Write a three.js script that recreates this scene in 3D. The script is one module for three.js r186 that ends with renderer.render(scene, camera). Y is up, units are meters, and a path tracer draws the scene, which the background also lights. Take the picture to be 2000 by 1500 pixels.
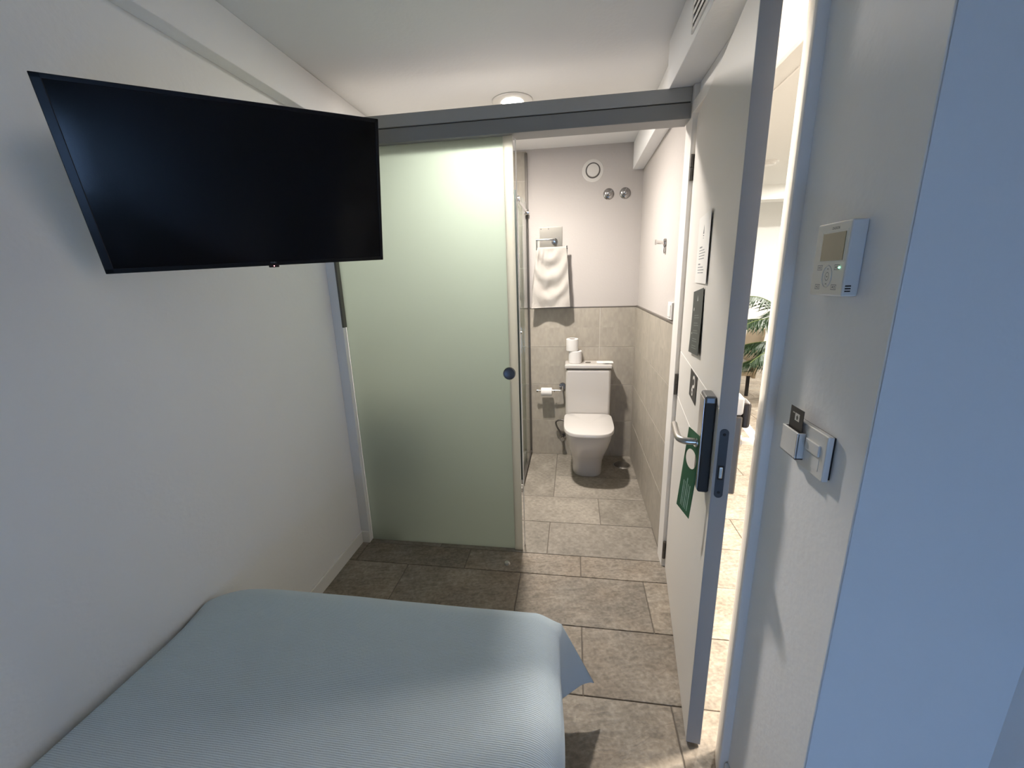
import * as THREE from 'three';
import { RoundedBoxGeometry } from 'three/addons/geometries/RoundedBoxGeometry.js';
import { mergeGeometries, toCreasedNormals } from 'three/addons/utils/BufferGeometryUtils.js';
import { RectAreaLightUniformsLib } from 'three/addons/lights/RectAreaLightUniformsLib.js';

RectAreaLightUniformsLib.init();
const scene = new THREE.Scene();
const rad = THREE.MathUtils.degToRad;

// ---------------------------------------------------------------- camera
const camera = new THREE.PerspectiveCamera(2 * Math.atan(750 / 805.76) * 180 / Math.PI, 4 / 3, 0.02, 60);
camera.position.set(0, 1.45, 0);
camera.rotation.order = 'YXZ';
camera.rotation.set(rad(-14.3195), rad(8.6906), rad(-1.6858));
scene.add(camera);

// ---------------------------------------------------------------- light and exposure
const SKY = new THREE.Color(0.33, 0.53, 1.0), SKY_LEVEL = 8;       // the evening sky outside the window behind the camera
const BATH_LIGHT = { color: [1.0, 0.92, 0.84], level: 750, candela: 11.8, angle: 82, penumbra: 1 };        // the bathroom downlight
const HALL_LIGHT = { color: [1.0, 0.88, 0.74], level: 480 };
const HALL_FAR = { color: [1.0, 0.96, 0.88], level: 3000 };        // two unseen downlights added to light the far corridor
scene.background = SKY;
scene.backgroundIntensity = SKY_LEVEL;
const renderer = new THREE.WebGLRenderer({ antialias: true });
renderer.toneMapping = THREE.LinearToneMapping;
renderer.toneMappingExposure = 1.12;
renderer.shadowMap.enabled = true;

// ---------------------------------------------------------------- helpers
let seed = 7;
const rnd = () => { seed = (seed * 1664525 + 1013904223) % 4294967296; return seed / 4294967296; };
const used = {};
function numbered(name) {
  if (!(name in used)) { used[name] = 0; return name; }
  used[name]++;
  return name + '_' + String(used[name]).padStart(3, '0');
}
const merge = (list) => mergeGeometries(list.map((g) => {
  const n = g.index ? g.toNonIndexed() : g;
  for (const k of Object.keys(n.attributes)) if (!['position', 'normal', 'uv'].includes(k)) n.deleteAttribute(k);
  return n;
}));
function uvm(g0) {                                                   // uv in metres, laid on by the direction each face looks
  const g = g0.index ? g0.toNonIndexed() : g0;
  const p = g.attributes.position, n = g.attributes.normal, uv = new Float32Array(p.count * 2);
  for (let i = 0; i < p.count; i++) {
    const a = Math.abs(n.getX(i)), b = Math.abs(n.getY(i)), c = Math.abs(n.getZ(i));
    if (b >= a && b >= c) { uv[2 * i] = p.getX(i); uv[2 * i + 1] = p.getZ(i); }
    else if (a >= c) { uv[2 * i] = p.getZ(i); uv[2 * i + 1] = p.getY(i); }
    else { uv[2 * i] = p.getX(i); uv[2 * i + 1] = p.getY(i); }
  }
  g.setAttribute('uv', new THREE.BufferAttribute(uv, 2));
  return g;
}
function bx(x0, x1, y0, y1, z0, z1, r = 0, seg = 2) {
  const w = x1 - x0, h = y1 - y0, d = z1 - z0;
  const g = r > 0 ? new RoundedBoxGeometry(w, h, d, seg, Math.min(r, w / 2.01, h / 2.01, d / 2.01)) : new THREE.BoxGeometry(w, h, d);
  g.translate((x0 + x1) / 2, (y0 + y1) / 2, (z0 + z1) / 2);
  return uvm(g);
}
function cyl(a, b, r0, r1 = r0, seg = 24) {                          // a cylinder or cone from point a to point b
  const A = new THREE.Vector3(...a), B = new THREE.Vector3(...b), d = B.clone().sub(A);
  const g = new THREE.CylinderGeometry(r1, r0, d.length(), seg);
  g.applyQuaternion(new THREE.Quaternion().setFromUnitVectors(new THREE.Vector3(0, 1, 0), d.clone().normalize()));
  const m = A.add(B).multiplyScalar(0.5);
  g.translate(m.x, m.y, m.z);
  return g;
}
function tube(points, r, seg = 40, sides = 12, tension = 0.5) {
  const c = new THREE.CatmullRomCurve3(points.map((p) => new THREE.Vector3(...p)), false, 'catmullrom', tension);
  const g = new THREE.TubeGeometry(c, seg, r, sides), list = [g];
  for (const [i, s] of [[0, -1], [points.length - 1, 1]]) { const e = new THREE.SphereGeometry(r, sides, 8); e.translate(...points[i]); list.push(e); }
  return merge(list);
}
function lathe(profile, seg = 40) { return new THREE.LatheGeometry(profile.map((p) => new THREE.Vector2(...p)), seg); }
function mesh(name, geo, mat, parent) {
  const m = new THREE.Mesh(Array.isArray(geo) ? merge(geo) : geo, mat);
  m.name = name; m.castShadow = m.receiveShadow = true;
  if (parent) parent.add(m);
  return m;
}
function struct(name, geo, mat) { const m = mesh(name, geo, mat, scene); m.userData.kind = 'structure'; return m; }
function tag(o, label, category, group) { o.userData.label = label; o.userData.category = category; if (group) o.userData.group = group; return o; }
function thing(name, label, category, [x, y, z] = [0, 0, 0], group) {
  const o = new THREE.Group(); o.name = numbered(name); o.position.set(x, y, z); scene.add(o);
  return tag(o, label, category, group);
}
function single(name, geo, mat, label, category, group) { return tag(mesh(numbered(name), geo, mat, scene), label, category, group); }

// ---------------------------------------------------------------- textures
function noiseGrid(n, s) { let q = s; const r = () => { q = (q * 1664525 + 1013904223) % 4294967296; return q / 4294967296; }; const a = new Float32Array(n * n); for (let i = 0; i < n * n; i++) a[i] = r(); return a; }
const GRID = noiseGrid(64, 91);
function vnoise(x, y, per) {                                         // tiling value noise
  const xi = Math.floor(x), yi = Math.floor(y), fx = x - xi, fy = y - yi, u = fx * fx * (3 - 2 * fx), v = fy * fy * (3 - 2 * fy);
  const at = (i, j) => GRID[((((j % per) + per) % per) & 63) * 64 + ((((i % per) + per) % per) & 63)];
  return (at(xi, yi) * (1 - u) + at(xi + 1, yi) * u) * (1 - v) + (at(xi, yi + 1) * (1 - u) + at(xi + 1, yi + 1) * u) * v;
}
function fbm(x, y, per, oct) { let s = 0, a = 0.5, t = 0; for (let o = 0; o < oct; o++) { s += a * vnoise(x + o * 17.3, y + o * 5.1, per); t += a; a *= 0.5; x *= 2; y *= 2; per *= 2; } return s / t; }
function dataTex(w, h, fn, srgb) {
  const d = new Uint8Array(w * h * 4);
  for (let j = 0; j < h; j++) for (let i = 0; i < w; i++) { const c = fn(i / w, j / h), k = 4 * (j * w + i); for (let q = 0; q < 3; q++) d[k + q] = Math.max(0, Math.min(255, Math.round(255 * (Array.isArray(c) ? c[q] : c)))); d[k + 3] = 255; }
  const t = new THREE.DataTexture(d, w, h); t.wrapS = t.wrapT = THREE.RepeatWrapping; t.magFilter = THREE.LinearFilter; t.minFilter = THREE.LinearMipmapLinearFilter; t.generateMipmaps = true;
  if (srgb) t.colorSpace = THREE.SRGBColorSpace;
  t.needsUpdate = true;
  return t;
}
const plasterBump = dataTex(256, 256, (u, v) => 0.6 * fbm(u * 32, v * 32, 32, 3) + 0.4 * fbm(u * 8 + 3, v * 8, 8, 3));
plasterBump.repeat.set(3, 3);
function stonePair(s) {
  const hgt = (u, v) => {
    const wx = fbm(u * 6 + s, v * 3 + s, 64, 4), wy = fbm(u * 6 + s + 9, v * 3, 64, 4);
    const a = fbm(u * 11 + v * 7 + 1.6 * wx + s, v * 13 - u * 5 + 1.4 * wy, 64, 5);
    const ridge = 1 - Math.abs(2 * fbm(u * 12 + 2.2 * wy + s, v * 18 + u * 9 + 1.8 * wx, 64, 5) - 1);
    return 0.55 * a + 0.45 * ridge * ridge;
  };
  const map = dataTex(512, 256, (u, v) => {
    const h = hgt(u, v), f = fbm(u * 60, v * 30 + s, 64, 3), cloud = fbm(u * 3 + s * 2, v * 2 + s, 64, 4);
    const L = 0.66 + 0.24 * (h - 0.5) + 0.20 * (f - 0.5) + 0.22 * (cloud - 0.5), warm = 0.03 * (fbm(u * 4 + s * 3, v * 3, 64, 3) - 0.4);
    return [L + 0.012 + warm, L, L - 0.02 - warm];
  }, true);
  const bump = dataTex(512, 256, (u, v) => hgt(u, v) * 0.8 + 0.2 * fbm(u * 60, v * 30, 64, 3));
  return { map, bump };
}
const STONES = [1.7, 5.3, 9.9].map(stonePair);
const speckle = (s) => dataTex(512, 256, (u, v) => { const L = 0.68 + 0.20 * (fbm(u * 40 + s, v * 20, 64, 4) - 0.5) + 0.20 * (fbm(u * 4 + s, v * 2 + s, 64, 4) - 0.5); return [L + 0.006, L, L - 0.012]; }, true);
const SPECKLES = [2.1, 7.7, 12.4].map(speckle);
const wallTileMap = dataTex(256, 128, (u, v) => { const L = 0.86 + 0.10 * (fbm(u * 16, v * 8, 64, 4) - 0.5) + 0.08 * (fbm(u * 64, v * 32, 64, 2) - 0.5); return [L, L * 0.985, L * 0.955]; }, true);
const fabricBump = dataTex(128, 128, (u, v) => 0.62 * (0.5 + 0.5 * Math.sin(2 * Math.PI * (16 * v + 0.35 * fbm(u * 4, v * 4, 4, 3)))) + 0.38 * fbm(u * 32, v * 32, 32, 2));
fabricBump.repeat.set(14, 14);
const terryBump = dataTex(128, 128, (u, v) => fbm(u * 32, v * 32, 32, 3));
terryBump.repeat.set(16, 16);
const brushBump = dataTex(128, 128, (u, v) => fbm(u * 4, v * 64, 64, 2));
function canvasTex(w, h, draw) {
  const c = document.createElement('canvas'); c.width = w; c.height = h;
  draw(c.getContext('2d'), w, h);
  const t = new THREE.CanvasTexture(c); t.colorSpace = THREE.SRGBColorSpace; t.anisotropy = 8;
  return t;
}

// ---------------------------------------------------------------- materials
const std = (o) => new THREE.MeshStandardMaterial(o), phys = (o) => new THREE.MeshPhysicalMaterial(o);
const rgb = (r, g, b) => new THREE.Color().setRGB(r, g, b);
const M = {
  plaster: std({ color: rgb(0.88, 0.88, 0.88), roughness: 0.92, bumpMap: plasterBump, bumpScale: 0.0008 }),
  bathWhiteDimmed: std({ color: rgb(0.475, 0.445, 0.425), roughness: 0.9, bumpMap: plasterBump, bumpScale: 0.0008 }),  // white paint like the room, darkened to offset the strong bathroom lamp
  ceiling: std({ color: rgb(0.76, 0.76, 0.755), roughness: 0.95, bumpMap: plasterBump, bumpScale: 0.0008 }),
  hall: std({ color: rgb(0.80, 0.80, 0.78), roughness: 0.9, bumpMap: plasterBump, bumpScale: 0.001 }),
  skirting: std({ color: rgb(0.84, 0.83, 0.80), roughness: 0.5 }),
  casing: phys({ color: rgb(0.85, 0.83, 0.80), roughness: 0.42, clearcoat: 0.2, clearcoatRoughness: 0.4 }),
  door: phys({ color: rgb(0.80, 0.775, 0.735), roughness: 0.45, clearcoat: 0.15, clearcoatRoughness: 0.4 }),
  groove: std({ color: rgb(0.82, 0.81, 0.78), roughness: 0.5 }),
  grout: std({ color: rgb(0.16, 0.14, 0.12), roughness: 0.95 }),
  wallGrout: std({ color: rgb(0.72, 0.69, 0.63), roughness: 0.9 }),
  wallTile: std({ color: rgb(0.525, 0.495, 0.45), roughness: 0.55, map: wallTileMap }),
  rail: std({ color: rgb(0.40, 0.40, 0.385), roughness: 0.5, metalness: 0.2 }),
  railDark: std({ color: rgb(0.27, 0.27, 0.265), roughness: 0.5, metalness: 0.2 }),
  frosted: phys({ color: rgb(0.47, 0.515, 0.475), roughness: 0.97, transmission: 1, thickness: 0, ior: 1.45 }),
  stile: phys({ color: rgb(0.60, 0.60, 0.56), roughness: 0.98, transmission: 0.95, thickness: 0, ior: 1.45 }),
  clearGlass: phys({ color: rgb(0.93, 0.97, 0.95), roughness: 0.02, transmission: 1, thickness: 0, ior: 1.5 }),
  glassEdge: std({ color: rgb(0.012, 0.02, 0.018), roughness: 0.8 }),
  chrome: std({ color: rgb(0.78, 0.77, 0.76), roughness: 0.12, metalness: 1 }),
  chromeDark: std({ color: rgb(0.34, 0.33, 0.32), roughness: 0.25, metalness: 1 }),
  steel: std({ color: rgb(0.60, 0.58, 0.55), roughness: 0.3, metalness: 1, bumpMap: brushBump, bumpScale: 0.0002 }),
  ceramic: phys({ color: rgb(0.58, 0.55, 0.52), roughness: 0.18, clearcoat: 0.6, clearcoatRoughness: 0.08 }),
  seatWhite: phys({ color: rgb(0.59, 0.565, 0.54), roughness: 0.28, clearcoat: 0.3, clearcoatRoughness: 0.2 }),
  seam: std({ color: rgb(0.10, 0.095, 0.09), roughness: 0.9 }),
  paper: std({ color: rgb(0.72, 0.70, 0.68), roughness: 0.95 }),
  terry: std({ color: rgb(0.44, 0.415, 0.385), roughness: 1, bumpMap: terryBump, bumpScale: 0.003 }),
  whitePlastic: phys({ color: rgb(0.76, 0.75, 0.73), roughness: 0.38, clearcoat: 0.2 }),
  darkPlastic: std({ color: rgb(0.035, 0.03, 0.03), roughness: 0.35 }),
  greyHousing: std({ color: rgb(0.040, 0.042, 0.044), roughness: 0.65, metalness: 0.0 }),
  tvBezel: phys({ color: rgb(0.006, 0.006, 0.008), roughness: 0.24, specularIntensity: 0.6 }),
  tvScreen: phys({ color: rgb(0.002, 0.002, 0.003), roughness: 0.13, specularIntensity: 0.5 }),
  blackMatt: std({ color: rgb(0.012, 0.012, 0.013), roughness: 0.7 }),
  coverlet: phys({ color: rgb(0.585, 0.69, 0.775), roughness: 0.95, sheen: 0.2, sheenRoughness: 0.6, sheenColor: rgb(0.55, 0.65, 0.75), bumpMap: fabricBump, bumpScale: 0.0012 }),
  mattress: std({ color: rgb(0.62, 0.63, 0.64), roughness: 0.95 }),
  bedBase: std({ color: rgb(0.16, 0.18, 0.21), roughness: 0.9 }),
  wood: std({ color: rgb(0.56, 0.46, 0.33), roughness: 0.55 }),
  leaf: std({ color: rgb(0.018, 0.042, 0.016), roughness: 0.5, side: THREE.DoubleSide }),
  stem: std({ color: rgb(0.12, 0.16, 0.05), roughness: 0.6 }),
  pot: std({ color: rgb(0.45, 0.42, 0.38), roughness: 0.7 }),
  soil: std({ color: rgb(0.03, 0.02, 0.015), roughness: 1 }),
  fanWhite: std({ color: rgb(0.60, 0.58, 0.55), roughness: 0.6 }),
  plateSteel: std({ color: rgb(0.42, 0.40, 0.36), roughness: 0.32, metalness: 1 }),
  cockChrome: std({ color: rgb(0.42, 0.41, 0.41), roughness: 0.16, metalness: 1 }),
  hingeMetal: std({ color: rgb(0.12, 0.11, 0.10), roughness: 0.5, metalness: 0.5 }),
  vanity: std({ color: rgb(0.20, 0.24, 0.21), roughness: 0.6 }),
  lens: std({ color: rgb(0.9, 0.9, 0.9), emissive: rgb(1.0, 0.95, 0.86), emissiveIntensity: 9 }),
  hallLens: std({ color: rgb(0.9, 0.9, 0.9), emissive: rgb(1.0, 0.90, 0.76), emissiveIntensity: 9 }),
};
const roomTones = [[0.60, 0.54, 0.47], [0.64, 0.575, 0.495], [0.56, 0.505, 0.44]].flatMap((c, k) => [std({ color: rgb(...c), roughness: 0.62, map: STONES[k].map, bumpMap: STONES[k].bump, bumpScale: 0.004 })]);
const bathTones = [[0.60, 0.55, 0.485], [0.57, 0.525, 0.46], [0.625, 0.575, 0.505]].map((c, k) => std({ color: rgb(...c), roughness: 0.55, map: SPECKLES[k], bumpMap: STONES[(k + 1) % 3].bump, bumpScale: 0.0006 }));
const hallTones = [[0.70, 0.62, 0.53], [0.66, 0.59, 0.51], [0.73, 0.65, 0.56]].map((c, k) => std({ color: rgb(...c), roughness: 0.6, map: STONES[(k + 2) % 3].map, bumpMap: STONES[(k + 2) % 3].bump, bumpScale: 0.002 }));

// ---------------------------------------------------------------- the room shell
const H = 2.34, HALL_H = 2.5;
const floorSlab = struct('floor', bx(-1.35, 4.2, -0.12, -0.004, -7.35, 1.6), M.grout);
const tileCache = {};
function floorTile(x0, x1, z0, z1, tones) {
  const key = [x1 - x0, z1 - z0].map((v) => v.toFixed(3)).join();
  const v = Math.floor(rnd() * 3), flip = rnd() < 0.5;
  const g = tileCache[key + v + flip] ??= (() => {
    const w = x1 - x0 - 0.004, d = z1 - z0 - 0.004, b = 0.0016, o = new THREE.BufferGeometry(), pos = [], idx = [];
    for (const [q, y] of [[0, -0.02], [0, -b], [b, 0]]) for (const [i, j] of [[-1, -1], [1, -1], [1, 1], [-1, 1]]) pos.push(i * (w / 2 - q), y, j * (d / 2 - q));
    for (const k of [0, 4]) for (let i = 0; i < 4; i++) { const a = k + i, c = k + (i + 1) % 4; idx.push(a, a + 4, c, c, a + 4, c + 4); }
    idx.push(8, 11, 10, 8, 10, 9);
    o.setAttribute('position', new THREE.Float32BufferAttribute(pos, 3)); o.setIndex(idx);
    const n = o.toNonIndexed(); n.computeVertexNormals();
    const p = n.attributes.position, uv = new Float32Array(p.count * 2), s = flip ? -1 : 1;
    for (let i = 0; i < p.count; i++) { uv[2 * i] = 0.5 + s * p.getX(i) / 0.6; uv[2 * i + 1] = 0.5 + s * p.getZ(i) / 0.3; }
    n.setAttribute('uv', new THREE.BufferAttribute(uv, 2));
    return n;
  })();
  const t = mesh('floor_tile', g, tones[v], floorSlab);
  t.position.set((x0 + x1) / 2, 0, (z0 + z1) / 2);
}
function tileRow(xa, xb, z0, z1, joint, tones) {                     // one course of 60 cm tiles, a joint at x = joint
  let x = joint - 0.6 * Math.ceil((joint - xa) / 0.6);
  for (; x < xb - 0.01; x += 0.6) { const a = Math.max(x, xa), b = Math.min(x + 0.6, xb); if (b - a > 0.03) floorTile(a, b, z0, z1, tones); }
}
tileRow(-1.2, 0.475, -2.245, -1.94, -0.132, bathTones);
tileRow(-1.2, 0.475, -2.55, -2.245, 0.172, bathTones);
tileRow(-0.345, 0.475, -2.86, -2.55, -0.125, bathTones);
tileRow(-0.345, 0.475, -3.262, -2.86, 0.475, bathTones);
const rooms = [[-1.94, -1.78, 0.047], [-1.78, -1.475, 0.345], [-1.475, -1.172, 0.045], [-1.172, -0.87, 0.345], [-0.87, -0.57, 0.045], [-0.57, -0.27, 0.345], [-0.27, 0.03, 0.045], [0.03, 0.33, 0.345], [0.33, 0.63, 0.045], [0.63, 0.93, 0.345], [0.93, 1.3, 0.045]];
for (const [a, b, j] of rooms) tileRow(-1.2, a < -1.9 ? 0.6 : (a < -0.8 ? j + 0.6 : 0.753), a, b, j, roomTones);   // the courses run on under the entrance door
for (let k = 0; k < 19; k++) {                                       // the corridor goes on with the same courses
  const z1 = -0.87 - 0.3025 * k, z0 = z1 - 0.3025, from = [0.945, 0.645, 0.945][k] ?? 0.6;
  tileRow(from, Math.min(1.8 + 0.11 * k, 3.4), z0, z1, k % 2 ? 0.645 : 0.945, hallTones);
}

// walls
const wallLeft = struct('wall_left', bx(-1.35, -1.2, 0, H, -3.41, 1.45), M.plaster);
const wallBack = struct('wall_back', bx(-1.35, 0.6, 0, H, -3.41, -3.262), M.bathWhiteDimmed);
const wallRight = struct('wall_right', bx(0.475, 0.6, 0, H, -7.35, -1.955), M.bathWhiteDimmed);   // bathroom side, running on along the corridor
struct('wall_entrance', [
  bx(0.475, 0.6, 2.10, H, -1.955, -1.0),                             // above the entrance door
  bx(0.455, 0.9, 0, H, -1.0, -0.67, 0.004),                          // pier with the switches
  bx(0.753, 0.9, 0, H, -0.67, 1.45),
  bx(0.475, 0.9, H, HALL_H + 0.15, -7.35, 1.45),
], M.plaster);
struct('wall_rear', [bx(-1.35, -0.25, 0, H, 1.3, 1.45), bx(0.74, 0.9, 0, H, 1.3, 1.45), bx(-0.25, 0.74, 2.15, H, 1.3, 1.45), bx(-0.25, 0.74, 0, 0.08, 1.3, 1.45)], M.plaster);
struct('ceiling', bx(-1.35, 0.9, H, H + 0.15, -3.41, 1.45), M.ceiling);
struct('soffit_left', bx(-1.2, -1.141, 2.177, H, -3.262, 1.3, 0.003), M.plaster);
const soffit = struct('soffit_right', [bx(0.365, 0.475, 2.157, H, -1.985, 1.3, 0.003), bx(0.475, 0.753, 2.157, H, -0.67, 1.3, 0.003)], M.plaster);
struct('beam_right', bx(0.402, 0.475, 2.165, H, -3.262, -1.985, 0.004), M.plaster);
struct('wall_nib', bx(-1.2, -1.15, 0, 2.05, -2.02, -1.94, 0.002), M.plaster);
struct('trim_1', bx(-1.1515, -1.141, 1.235, 2.045, -1.972, -1.936, 0.001), std({ color: rgb(0.12, 0.115, 0.10), roughness: 0.5 }));
struct('baseboard_left', [bx(-1.2, -1.19, 0, 0.072, -1.94, 1.3, 0.003), bx(-1.19, -1.148, 0, 0.072, -1.94, -1.93, 0.003)], M.skirting);
struct('baseboard_right', [bx(0.445, 0.456, 0, 0.07, -0.965, -0.66, 0.003), bx(0.455, 0.753, 0, 0.07, -0.67, -0.66, 0.003)], M.skirting);

// corridor shell
struct('wall_corridor', [bx(4.05, 4.2, 0, HALL_H, -7.35, 1.6), bx(0.6, 4.05, 0, HALL_H, -7.35, -7.2), bx(0.9, 4.05, 0, HALL_H, 1.45, 1.6)], M.hall);
const hallCeiling = struct('ceiling_corridor', bx(0.6, 4.2, HALL_H, HALL_H + 0.15, -7.35, 1.6), M.hall);
struct('beam_corridor', bx(0.6, 4.05, 2.33, HALL_H, -6.3, -6.05), M.hall);
struct('trim_2', [bx(0.77, 0.79, HALL_H - 0.012, HALL_H, -6.0, 1.0, 0.003), bx(0.86, 0.875, HALL_H - 0.012, HALL_H, -6.0, 1.0, 0.003), bx(1.17, 1.18, HALL_H - 0.008, HALL_H, -6.0, 1.0, 0.002)], M.casing);
struct('baseboard_corridor', bx(0.6, 4.05, 0, 0.085, -7.2, -7.188, 0.003), M.skirting);

// ---------------------------------------------------------------- wall tiles of the bathroom
const TS = 0.305;
const wtCache = {};
function wallTile(parent, w, h, place) {
  const key = w.toFixed(3) + h.toFixed(3);
  const g = wtCache[key] ??= uvm(new RoundedBoxGeometry(w - 0.003, h - 0.003, 0.008, 1, 0.0012));
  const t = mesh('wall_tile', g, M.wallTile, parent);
  place(t);
}
for (let k = 0; k < 4; k++) {
  const y = TS * k + TS / 2;
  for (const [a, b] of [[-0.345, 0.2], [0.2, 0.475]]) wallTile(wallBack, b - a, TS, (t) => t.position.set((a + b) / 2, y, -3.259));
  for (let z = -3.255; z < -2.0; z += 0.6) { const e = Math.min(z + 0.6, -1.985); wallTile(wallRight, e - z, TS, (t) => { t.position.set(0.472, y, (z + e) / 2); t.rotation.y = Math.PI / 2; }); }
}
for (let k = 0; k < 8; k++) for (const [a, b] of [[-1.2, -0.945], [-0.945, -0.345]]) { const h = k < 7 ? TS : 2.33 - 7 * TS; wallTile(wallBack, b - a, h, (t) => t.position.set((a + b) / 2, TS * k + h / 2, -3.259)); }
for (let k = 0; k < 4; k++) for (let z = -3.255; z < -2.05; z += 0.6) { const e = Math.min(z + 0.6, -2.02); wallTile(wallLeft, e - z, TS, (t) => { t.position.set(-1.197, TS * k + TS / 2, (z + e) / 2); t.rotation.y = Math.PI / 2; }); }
mesh('joint_filler', [bx(-0.345, 0.474, 0, 4 * TS, -3.263, -3.2575), bx(-1.2, -0.345, 0, 2.33, -3.263, -3.2575)], M.wallGrout, wallBack);
mesh('joint_filler', bx(0.4705, 0.476, 0, 4 * TS, -3.255, -1.985), M.wallGrout, wallRight);
struct('trim_3', [bx(-0.345, 0.475, 4 * TS - 0.001, 4 * TS + 0.007, -3.264, -3.252, 0.002), bx(0.464, 0.477, 4 * TS - 0.001, 4 * TS + 0.010, -3.255, -1.985, 0.002)], std({ color: rgb(0.22, 0.20, 0.18), roughness: 0.4, metalness: 0.6 }));

// ---------------------------------------------------------------- window behind the camera, its roller shutter let down to knee height
{
  const w = new THREE.Group(); w.name = 'window_1'; w.userData.kind = 'structure'; scene.add(w);
  mesh('window_frame', [bx(-0.25, -0.20, 0.08, 2.15, 1.36, 1.42, 0.004), bx(0.69, 0.74, 0.08, 2.15, 1.36, 1.42, 0.004), bx(-0.20, 0.69, 0.08, 0.13, 1.36, 1.42, 0.004), bx(-0.20, 0.69, 2.10, 2.15, 1.36, 1.42, 0.004)], M.whitePlastic, w);
  mesh('pane', bx(-0.20, 0.69, 0.13, 2.10, 1.385, 1.391), M.clearGlass, w);
  const slat = bx(-0.25, 0.74, 0, 0.0505, 1.424, 1.438, 0.005);
  for (let y = 0.60; y < 2.14; y += 0.05) { const s = mesh('slat', slat, M.whitePlastic, w); s.position.y = y; }
}

// ---------------------------------------------------------------- lamps
function rectLamp(x, y, z, size, spec) {
  const l = new THREE.RectAreaLight(rgb(...spec.color), spec.level, size, size);
  l.position.set(x, y, z); l.rotation.x = -Math.PI / 2; l.name = 'lamp';
  scene.add(l);
}
function downlight(x, y, z, r, lensR, spec, lens, label) {

  const t = thing('downlight', label, 'ceiling light', [x, y, z]);
  mesh('trim_ring', lathe([[lensR, -0.003], [lensR + 0.012, -0.009], [r - 0.006, -0.009], [r, -0.005], [r, 0], [lensR, 0]], 48), M.whitePlastic, t);
  const g = lathe([[0, -0.016], [lensR * 0.8, -0.015], [lensR, -0.009], [lensR, -0.002], [0, -0.002]], 40);
  mesh('diffuser', g, lens, t);
  rectLamp(x, y - 0.022, z, lensR * 1.7, spec);
  if (!spec.candela) return;
  const s = new THREE.SpotLight(rgb(...spec.color), spec.candela, 0, rad(spec.angle), spec.penumbra, 2);
  s.position.set(x, y - 0.022, z); s.target.position.set(x, 0, z); s.castShadow = true; s.shadow.radius = lensR * 50; s.name = 'lamp'; scene.add(s, s.target);
}
downlight(-0.322, H, -2.405, 0.105, 0.052, BATH_LIGHT, M.lens, 'round white ceiling downlight glowing just above the grey sliding-door rail');
downlight(1.35, HALL_H, -1.5, 0.21, 0.17, HALL_LIGHT, M.hallLens, 'large round white ceiling lamp in the corridor close to the entrance door');
downlight(1.7, HALL_H, -3.3, 0.10, 0.052, HALL_FAR, M.hallLens, 'unseen round white downlight added in the middle of the corridor ceiling');
downlight(3.1, HALL_H, -5.3, 0.10, 0.052, HALL_FAR, M.hallLens, 'unseen round white downlight added in the corridor ceiling near the palm');
{
  const t = thing('smoke_detector', 'flat round white disc on the corridor ceiling, seen through the door gap', 'smoke detector', [1.9, HALL_H, -4.82]);
  mesh('base_plate', lathe([[0.085, 0], [0.085, -0.012], [0.078, -0.016], [0, -0.016]], 36), M.whitePlastic, t);
  mesh('sensor_cap', lathe([[0.06, -0.015], [0.058, -0.03], [0.045, -0.036], [0, -0.037]], 36), M.whitePlastic, t);
}

// ---------------------------------------------------------------- sliding door: rail and frosted panel
{
  const t = thing('sliding_door_rail', 'grey two-step metal rail box across the room above the frosted panel', 'rail');
  mesh('upper_profile', bx(-1.2, 0.4535, 2.106, 2.156, -2.03, -1.93, 0.0025), M.rail, t);
  mesh('lower_profile', bx(-1.2, 0.4535, 2.046, 2.103, -2.03, -1.934, 0.0025), M.railDark, t);
  mesh('shadow_gap', bx(-1.2, 0.4525, 2.102, 2.107, -2.028, -1.940), M.blackMatt, t);
  mesh('end_cap', bx(0.4505, 0.4538, 2.0455, 2.1565, -2.029, -1.931, 0.001), M.rail, t);
}
{
  const t = thing('sliding_door', 'tall frosted glass sliding panel with pale edge stile and round grey pull', 'door');
  mesh('frosted_pane', bx(-1.145, -0.305, 0.004, 2.0455, -1.972, -1.964), M.frosted, t);
  mesh('stile', bx(-0.309, -0.266, 0.004, 2.044, -1.968, -1.954, 0.002), M.stile, t);
  const pull = lathe([[0, 0.012], [0.022, 0.012], [0.024, 0.016], [0.029, 0.016], [0.0305, 0.010], [0.0305, 0]], 40); pull.rotateX(Math.PI / 2); pull.translate(-0.309, 1.0, -1.954);
  mesh('finger_pull', pull, std({ color: rgb(0.14, 0.15, 0.17), roughness: 0.35, metalness: 0.7 }), t);
}
single('floor_guide', (() => { const g = lathe([[0, 0.012], [0.010, 0.0115], [0.015, 0.008], [0.017, 0]], 28); g.translate(-0.335, 0, -1.838); return g; })(), phys({ color: rgb(0.6, 0.6, 0.58), roughness: 0.1, transmission: 0.6, thickness: 0.01, ior: 1.45 }), 'small clear plastic bump stuck on the dark floor before the frosted panel', 'door stop');
struct('trim_4', bx(-0.2625, -0.2585, 0.0, 2.046, -2.02, -2.005, 0.001), M.casing);

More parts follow.
